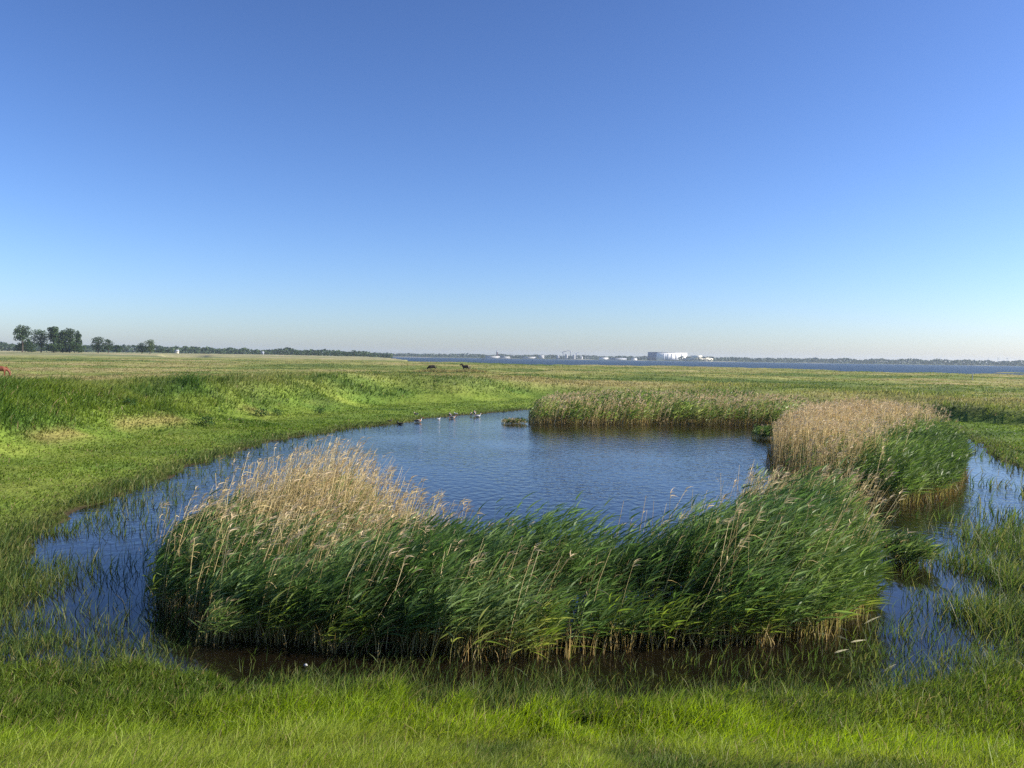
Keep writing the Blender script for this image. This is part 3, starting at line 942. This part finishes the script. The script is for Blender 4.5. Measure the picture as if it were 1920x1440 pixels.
tw = empty('brick_tower', 932, 3120, 0, 'slim dark brick tower rising over the far shore', 'tower')
V, F = tube([(0, 0, 0), (0, 0, 19), (0, 0, 20), (0, 0, 23)], [3.4, 3.0, 3.4, 3.2], 10)
part('shaft', tw, M_BRICK, (V, F))
V, F = tube([(0, 0, 23), (0, 0, 26), (0, 0, 33)], [3.6, 2.2, .25], 10)
part('spire', tw, M_GREY, (V, F))

GS = 'pale sheds on the far shore'
for i, (px, wpx, hpx, lab, mt) in enumerate([
        (924, 26, 2.6, 'long pale shed below the far brick tower', M_PALE), (948, 17, 2.0, 'short pale shed right of the far brick tower', M_PALE),
        (994, 25, 2.0, 'low pale shed left of the silos', M_PALE), (1133, 16, 3.0, 'bright white shed right of the silos', M_WHITE),
        (1190, 9, 3.0, 'tiny white shed left of the huge hall', M_WHITE), (1160, 30, 2.2, 'long grey shed between the silos and the huge hall', M_GREY),
        (1016, 9, 5, 'pale round-roofed shed just left of the silos', M_PALE)]):
    e = empty('shed', px, 3060, math.radians(6), lab, 'shed', GS)
    hw = wpx * MP / 2; h = hpx * MP
    part('wall', e, mt, box(-hw, hw, 0, 18, 0, h))
    V, F = box(-hw - .5, hw + .5, -.6, 18.6, h + .05, h + 3); V[[4, 5], 1] = 8.5; V[[6, 7], 1] = 9.5
    part('roof', e, M_PALE if mt is not M_GREY else M_GREY, (V, F))

GC = 'harbour cranes on the far shore'
for i, (px, h, jib, lab) in enumerate([(1056, 26, 14, 'grey harbour crane left of the silos with a long jib'), (1070, 30, -16, 'tallest grey harbour crane above the silos'),
                                       (1081, 22, 9, 'short grey harbour crane right of the silos')]):
    e = empty('harbour_crane', px, 3070, 0, lab, 'crane', GC)
    part('mast', e, M_GREY, box(-1.4, 1.4, -1.4, 1.4, 6, h), box(-4, -3, -3, 3, 0, 6), box(3, 4, -3, 3, 0, 6), box(-4, 4, -3, 3, 6, 7.4))
    V, F = tube([(-jib * .35, 0, h - 2), (0, 0, h), (jib, 0, h + 4)], [1.2, 1.4, .6], 6)
    part('jib', e, M_GREY, (V, F))
    part('cabin', e, M_WHITE, box(-2.2, 2.2, -2.4, -1.5, h - 5, h - 1.5))
GI = 'silos at the far harbour'
for i, (px, h, lab) in enumerate([(1046, 12, 'leftmost squat white silo at the harbour'), (1062, 17, 'white silo between the two taller cranes'),
                                  (1076, 15, 'white silo right of the tallest crane'), (1090, 10, 'rightmost low white silo at the harbour')]):
    e = empty('silo', px, 3085, 0, lab, 'silo', GI)
    V, F = tube([(0, 0, 0), (0, 0, h)], [5.5, 5.5], 16)
    part('shell', e, M_PALE, (V, F))
    V, F = tube([(0, 0, h), (0, 0, h + 2.4), (0, 0, h + 2.8)], [5.8, 1.2, .1], 16)
    part('cap', e, M_GREY, (V, F))
GM = 'thin masts at the far harbour'
for px, h, lab in [(1098, 24, 'thin mast just right of the silos'), (1104, 20, 'second thin mast right of the silos')]:
    e = empty('mast', px, 3060, 0, lab, 'mast', GM)
    V, F = tube([(0, 0, 0), (0, 0, h)], [.7, .35], 6); part('pole', e, M_GREY, (V, F))
    part('spreader', e, M_GREY, box(-3, 3, -.3, .3, h * .7, h * .7 + .6))
# white houses on the left shore
GV = 'small houses on the left shore'
for px, d, wpx, lab in [(331, 1180, 6, 'small bright cream house among the left shore bushes'), (492, 1480, 5, 'tiny grey house in the tree line left of the bay')]:
    e = empty('house', px, d, math.radians(15), lab, 'house', GV)
    w = wpx * d / FPX
    part('wall', e, M_BEIGE if px < 400 else M_GREY, box(-w / 2, w / 2, 0, 6, 0, 2.8))
    V, F = box(-w / 2 - .3, w / 2 + .3, -.4, 6.4, 2.85, 5.2); V[[4, 5], 1] = 2.9; V[[6, 7], 1] = 3.1
    part('roof', e, M_GREY, (V, F))
    part('window', e, M_DARK, box(-w * .3, -w * .12, -.06, -.02, .9, 2)); part('window', e, M_DARK, box(w * .1, w * .28, -.06, -.02, .9, 2))
# faint wind turbines far right
GW = 'faint wind turbines beyond the right shore'
for px, h, lab in [(1762, 20, 'faint wind turbine nearest the lone tree on the right shore'), (1852, 21, 'faint wind turbine left of two at the right edge'),
                   (1871, 27, 'tallest faint wind turbine near the right edge'), (1888, 25, 'rightmost faint wind turbine by the frame edge')]:
    e = empty('wind_turbine', px, 4300, .3, lab, 'wind turbine', GW)
    V, F = tube([(0, 0, 0), (0, 0, h)], [1.3, .8], 8); part('tower', e, M_WHITE, (V, F))
    part('nacelle', e, M_WHITE, box(-1, 1, -2.6, 2, h + .02, h + 2.2))
    for k in range(3):
        a = 2 * math.pi * k / 3 + px
        V, F = tube([(0, -2.7, h + 1), (math.sin(a) * 6, -2.7, h + 1 + math.cos(a) * 6), (math.sin(a) * 12, -2.7, h + 1 + math.cos(a) * 12)], [.7, .8, .15], 5)
        part('blade', e, M_WHITE, (V, F))

# weathered post on the right shore
p = ground_point(1823, 713)
e = bpy.data.objects.new('wooden_post', None); e.location = p; COL.objects.link(e)
tag(e, 'short grey wooden post at the edge of the meadow on the right', 'post')
V, F = tube([(0, 0, -.3), (.02, 0, .9), (.03, 0, 1.75), (.03, 0, 1.8)], [.09, .08, .07, .02], 8)
part('shaft', e, M_GREY, (V, F))


# ------------------------------------------------------------------ animals
def skin_body(name, verts, edges, radii, mat, parent=None, sub=2):
    me = bpy.data.meshes.new(name)
    me.from_pydata(verts, edges, [])
    o = bpy.data.objects.new(name, me); COL.objects.link(o)
    sk = o.modifiers.new('skin', 'SKIN')
    sv = me.skin_vertices[0].data
    for i, r in enumerate(radii):
        sv[i].radius = r if isinstance(r, tuple) else (r, r)
    sv[0].use_root = True
    ss = o.modifiers.new('sub', 'SUBSURF'); ss.levels = sub; ss.render_levels = sub
    me.materials.append(mat)
    for pl in me.polygons: pl.use_smooth = True
    if parent is not None: o.parent = parent
    return o


def horse(loc, rz, mat, mane, label, grazing, scale=1.0):
    """faces -x before turning"""
    e = bpy.data.objects.new('horse', None); e.location = loc; e.rotation_euler = (0, 0, rz); e.scale = (scale,) * 3
    COL.objects.link(e); tag(e, label, 'horse', 'grazing horses on the meadow')
    v = [(0, 0, 1.12), (-.42, 0, 1.10), (-.66, 0, 1.16), (.42, 0, 1.16), (.66, 0, 1.12)]
    r = [(.33, .37), (.33, .37), (.25, .29), (.33, .34), (.24, .27)]
    ed = [(0, 1), (1, 2), (0, 3), (3, 4)]

    def chain(start, pts, rad):
        a = start
        for q, s in zip(pts, rad):
            v.append(q); r.append(s); ed.append((a, len(v) - 1)); a = len(v) - 1
        return a
    if grazing:
        chain(2, [(-.92, 0, .98), (-1.12, 0, .66), (-1.22, 0, .42), (-1.18, 0, .22), (-1.14, 0, .10)], [.17, .13, .12, .10, .065])
    else:
        chain(2, [(-.90, 0, 1.36), (-1.06, 0, 1.56), (-1.18, 0, 1.62), (-1.38, 0, 1.48), (-1.52, 0, 1.38)], [.18, .14, .13, .11, .07])
    for s in (-1, 1):
        chain(2, [(-.60, s * .17, .86), (-.58, s * .17, .50), (-.60, s * .17, .14), (-.63, s * .17, .03)], [.12, .07, .05, .065])
        chain(4, [(.62, s * .18, .84), (.72, s * .18, .52), (.66, s * .18, .14), (.63, s * .18, .03)], [.15, .08, .05, .065])
    skin_body('body', v, ed, r, mat, e)
    # mane, ears and tail
    skin_body('tail', [(.78, 0, 1.22), (.88, 0, 1.05), (.90, 0, .78), (.88, 0, .5)], [(0, 1), (1, 2), (2, 3)], [.05, .07, .08, .03], mane, e, 1)
    if grazing:
        mp = [(-.70, 0, 1.42), (-.92, 0, 1.16), (-1.16, 0, .86), (-1.28, 0, .62)]
        ears = [(-1.30, .07, .58), (-1.30, -.07, .58)]
    else:
        mp = [(-.70, 0, 1.42), (-.86, 0, 1.60), (-1.0, 0, 1.74), (-1.12, 0, 1.80)]
        ears = [(-1.14, .07, 1.76), (-1.14, -.07, 1.76)]
    skin_body('mane', mp, [(0, 1), (1, 2), (2, 3)], [(.03, .07)] * 4, mane, e, 1)
    for q in ears:
        V, F = tube([q, (q[0] + .01, q[1], q[2] + .07), (q[0] + .02, q[1], q[2] + .16)], [.035, .035, .005], 6)
        part('ear', e, mat, (V, F))
    return e


M_BLACKH = plain_mat('dark_brown_coat', (0.018, 0.013, 0.011), .6, .3, 3)
M_BROWNH = plain_mat('brown_coat', (0.045, 0.028, 0.020), .6, .3, 3)
M_CHEST = plain_mat('chestnut_coat', (0.17, 0.055, 0.028), .55, .2, 3)
M_MANE = plain_mat('dark_mane', (0.015, 0.012, 0.01), .7, .3, 6)
M_MANE2 = plain_mat('chestnut_mane', (0.20, 0.06, 0.03), .7, .3, 6)


def lift(px, py, dz=0.0):
    p = ground_point(px, py); p[2] += dz
    return tuple(p)


horse(lift(811, 697), math.radians(18), M_BLACKH, M_MANE, 'black horse grazing with lowered head on the far meadow', True, .92)
horse(lift(874, 697), math.radians(-12), M_BROWNH, M_MANE, 'dark brown horse with raised head on the far meadow', False, .92)
horse(lift(-1, 707), math.radians(200), M_CHEST, M_MANE2, 'chestnut horse cut off by the left edge of the view', True, 1.0)


def duck_mat(name, body, head, band, wing):
    m, nt, N, Lk = new_mat(name)
    out = N.new('ShaderNodeOutputMaterial'); p = N.new('ShaderNodeBsdfPrincipled')
    tc = N.new('ShaderNodeTexCoord'); sx = N.new('ShaderNodeSeparateXYZ')
    Lk.new(tc.outputs['Object'], sx.inputs[0])

    def gt(sock, val):
        g = N.new('ShaderNodeMath'); g.operation = 'GREATER_THAN'; g.inputs[1].default_value = val; Lk.new(sock, g.inputs[0]); return g.outputs[0]

    def mix(f, a, b):
        k = N.new('ShaderNodeMix'); k.data_type = 'RGBA'; Lk.new(f, k.inputs[0])
        for q, s in ((a, 6), (b, 7)):
            if isinstance(q, tuple): k.inputs[s].default_value = (*q, 1)
            else: Lk.new(q, k.inputs[s])
        return k.outputs[2]
    c = mix(gt(sx.outputs['X'], .10), body, band)
    c = mix(gt(sx.outputs['X'], .17), c, body)
    c = mix(gt(sx.outputs['Z'], .285), c, head)
    Lk.new(c, p.inputs['Base Color']); p.inputs['Roughness'].default_value = .6
    Lk.new(p.outputs[0], out.inputs['Surface'])
    return m


M_SHEL = duck_mat('shelduck_plumage', (.50, .48, .44), (.02, .03, .022), (.35, .14, .05), None)
M_GULL = duck_mat('gull_plumage', (.60, .59, .56), (.60, .59, .56), (.60, .59, .56), None)
M_COOT = duck_mat('coot_plumage', (.02, .02, .022), (.015, .015, .015), (.02, .02, .022), None)
M_BILL = plain_mat('red_bill', (.45, .07, .04), .4, .1, 20)
M_WING = plain_mat('dark_wing', (.03, .028, .028), .6, .2, 20)
M_GWING = plain_mat('grey_wing', (.42, .43, .45), .6, .1, 20)


def bird(name, loc, rz, mat, wing, label, s=1.0, swim=True, group='water birds by the far bank'):
    e = bpy.data.objects.new(name, None); e.location = (loc[0], loc[1], max(loc[2], 0) + (-.02 if swim else .12 * s)); e.rotation_euler = (0, 0, rz)
    e.scale = (s,) * 3; COL.objects.link(e); tag(e, label, 'bird', group)
    v = [(0, 0, .10), (-.15, 0, .12), (-.27, 0, .15), (.13, 0, .13), (.20, 0, .21), (.22, 0, .30), (.25, 0, .34), (.30, 0, .335)]
    r = [(.105, .10), (.09, .075), (.02, .03), (.085, .085), (.05, .05), (.04, .04), (.05, .045), (.02, .025)]
    skin_body('body', v, [(0, 1), (1, 2), (0, 3), (3, 4), (4, 5), (5, 6), (6, 7)], r, mat, e)
    V, F = tube([(.30, 0, .335), (.34, 0, .325), (.375, 0, .325)], [.018, .014, .006], 6)
    part('bill', e, M_BILL, (V, F))
    for sgn in (-1, 1):
        V, F = tube([(.10, sgn * .098, .15), (-.02, sgn * .112, .165), (-.16, sgn * .09, .165), (-.29, sgn * .03, .16)], [.015, .045, .035, .008], 8)
        part('wing', e, wing, (V, F))
        if not swim:
            V, F = tube([(.0, sgn * .05, .03), (.01, sgn * .05, -.06), (.02, sgn * .05, -.125)], [.016, .01, .012], 5)
            part('leg', e, M_BILL, (V, F))
    return e


B = [('shelduck', 784, 792, 0.2, 1.35, True, 'largest shelduck, swimming nearest on the left of the flock'),
     ('shelduck', 780, 781, 2.6, 1.0, False, 'pale shelduck standing on the bank behind the largest swimmer'),
     ('gull', 823, 787, 1.0, .7, True, 'lone small white gull between the two groups of birds'),
     ('shelduck', 844, 783, 1.9, 1.1, False, 'shelduck at the left of the middle trio on the shore'),
     ('shelduck', 849, 785, .4, 1.0, True, 'shelduck swimming in the middle trio nearest the water'),
     ('gull', 855, 779, 2.9, .7, False, 'small pale gull on the mud right of the middle trio'),
     ('shelduck', 883, 780, 1.4, .9, False, 'shelduck at the left end of the right-hand group'),
     ('shelduck', 890, 780, 1.7, 1.25, False, 'upright shelduck in the middle of the right-hand group'),
     ('gull', 896, 782, .2, 1.1, True, 'bright white gull swimming at the right end of the flock'),
     ('coot', 750, 796, 3.0, .9, True, 'small black coot swimming left of the shelducks'),
     ('coot', 731, 793, .3, .7, False, 'small black coot on the grassy edge at the far left of the birds')]
for nm, px, py, rz, s, swim, lab in B:
    p = gp(px, py) if swim else ground_point(px, py)[:2]
    z = 0 if swim else max(0, float(terrain(np.array([p[0]]), np.array([p[1]]))[0]))
    bird(nm, (p[0], p[1], z), rz, {'shelduck': M_SHEL, 'gull': M_GULL, 'coot': M_COOT}[nm],
         {'shelduck': M_WING, 'gull': M_GWING, 'coot': M_WING}[nm], lab, s * .85, swim)

# ------------------------------------------------------------------ small litter
M_STONE = plain_mat('bleached_wood', (0.46, 0.42, 0.32), .8, .15, 20)


def driftwood(px, py, length, rad, rz, label):
    p = ground_point(px, py)
    V, F = tube([(-length / 2, 0, .04), (-length * .2, .01, .06), (length * .2, -.01, .065), (length / 2, .02, .05)], [rad * .5, rad, rad * .9, rad * .3], 8)
    o = mesh_np('driftwood', V, F, M_STONE, smooth=True)
    o.location = (p[0], p[1], p[2] + .03); o.rotation_euler = (0, 0, rz)
    tag(o, label, 'driftwood', 'bleached sticks in the foreground grass')


driftwood(425, 1368, .34, .022, .05, 'thicker pale bleached stick lying in the near grass')
driftwood(192, 1354, .32, .012, -.04, 'thin pale bleached stick lying in the grass at the far left')
p = gp(573, 1252)
V, F = tube([(-.05, 0, 0), (-.03, 0, .02), (.02, 0, .03), (.06, 0, .01)], [.015, .045, .045, .01], 8)
o = mesh_np('feather', V * .5, F, M_PALE, smooth=True); o.location = (p[0], p[1], .03)
tag(o, 'small white feather tuft floating below the left of the reed bed', 'feather')

GR = 'broken pale reed leaves floating right of the reed bed'
for px, py, az, L, lab in [(1640, 1172, .55, .42, 'widest pale broken reed leaf tilted upward at the channel edge'),
                           (1575, 1182, -.6, .30, 'pale broken reed leaf tilted down beside the reed bed corner'),
                           (1580, 1200, -.75, .26, 'lower parallel broken leaf at the reed bed corner'),
                           (1612, 1207, .2, .34, 'nearly level broken leaf floating below the widest one'),
                           (1580, 1227, .3, .30, 'lowest broken leaf floating in the dark water'),
                           (1545, 1193, -.45, .24, 'small broken leaf at the left end of the floating ones'),
                           (1672, 1262, .7, .28, 'thin broken leaf standing alone near the near shore')]:
    p = gp(px, py)
    acc = Acc()
    a = az
    acc.ribbons(np.array([[-L / 2, 0, 0]]), unit(np.array([[1, .15, abs(math.sin(a)) * .9]])) if a > 0 else unit(np.array([[1, .1, .12]])),
                np.array([[0, 0, -.12]]), np.array([L]), np.array([.034]), np.array([[0, .8, .6]]), LEAFP,
                np.array([[.46, .42, .24]]), np.array([[.52, .48, .30]]))
    o = acc.build('broken_reed_leaf', M_STRAW)
    o.location = (p[0], p[1], .03); o.rotation_euler = (0, 0, a * 1.6 if a < 0 else .1)
    tag(o, lab, 'reed leaf', GR)

# ------------------------------------------------------------------ air
HAZE = True
if HAZE:
    V, F = box(-6500, 6500, -60, 6500, -4, 44)
    m, nt, N, Lk = new_mat('haze_air')
    out = N.new('ShaderNodeOutputMaterial'); vp = N.new('ShaderNodeVolumePrincipled')
    vp.inputs['Color'].default_value = (0.72, 0.85, 1.0, 1)
    vp.inputs['Density'].default_value = 0.8e-4
    vp.inputs['Anisotropy'].default_value = 0.2
    Lk.new(vp.outputs[0], out.inputs['Volume'])
    o = mesh_np('haze', V, F, m)
    tag(o, 'pale blue haze in the air over the bay', 'haze', kind='stuff')

# ------------------------------------------------------------------ light
SUN_AZ = math.radians(89)      # clockwise from the view direction (+Y)
SUN_EL = math.radians(29)
w = bpy.data.worlds.new('World'); scene.world = w; w.use_nodes = True
nt = w.node_tree; nt.nodes.clear()
wo = nt.nodes.new('ShaderNodeOutputWorld'); bg = nt.nodes.new('ShaderNodeBackground')
sky = nt.nodes.new('ShaderNodeTexSky'); sky.sky_type = 'NISHITA'; sky.sun_disc = False
sky.sun_elevation = SUN_EL; sky.sun_rotation = SUN_AZ
sky.altitude = 0; sky.air_density = 0.9; sky.dust_density = 0.6; sky.ozone_density = 5.5
bg.inputs['Strength'].default_value = 0.057
gm = nt.nodes.new('ShaderNodeGamma'); gm.inputs['Gamma'].default_value = 1.3
nt.links.new(sky.outputs[0], gm.inputs['Color']); wb = nt.nodes.new('ShaderNodeMix'); wb.data_type = 'RGBA'; wb.blend_type = 'MULTIPLY'; wb.inputs[0].default_value = 1.0
wb.inputs[7].default_value = (1.06, 0.97, 1.02, 1)      # the camera's slightly warm white balance
nt.links.new(gm.outputs[0], wb.inputs[6]); nt.links.new(wb.outputs[2], bg.inputs['Color']); nt.links.new(bg.outputs[0], wo.inputs['Surface'])

S = Vector((math.sin(SUN_AZ) * math.cos(SUN_EL), math.cos(SUN_AZ) * math.cos(SUN_EL), math.sin(SUN_EL)))
ld = bpy.data.lights.new('sun', 'SUN'); ld.energy = 5.0; ld.angle = math.radians(0.53); ld.color = (1.0, 0.93, 0.82)
lo = bpy.data.objects.new('sun', ld); lo.rotation_euler = S.to_track_quat('Z', 'Y').to_euler(); lo.location = S * 200
COL.objects.link(lo)

vs = scene.view_settings
scene.display_settings.display_device = 'sRGB'
vs.view_transform = 'Standard'; vs.look = 'None'; vs.exposure = 0.95; vs.gamma = 1.0; vs.use_curve_mapping = False
cy = scene.cycles
cy.max_bounces = 6; cy.diffuse_bounces = 4; cy.glossy_bounces = 3; cy.transmission_bounces = 3; cy.volume_bounces = 0; cy.transparent_max_bounces = 8
cy.use_denoising = False; cy.use_adaptive_sampling = False
cy.sample_clamp_indirect = 6.0
print('done', time.time() - T0, sum(len(o.data.polygons) for o in bpy.data.objects if o.type == 'MESH'))
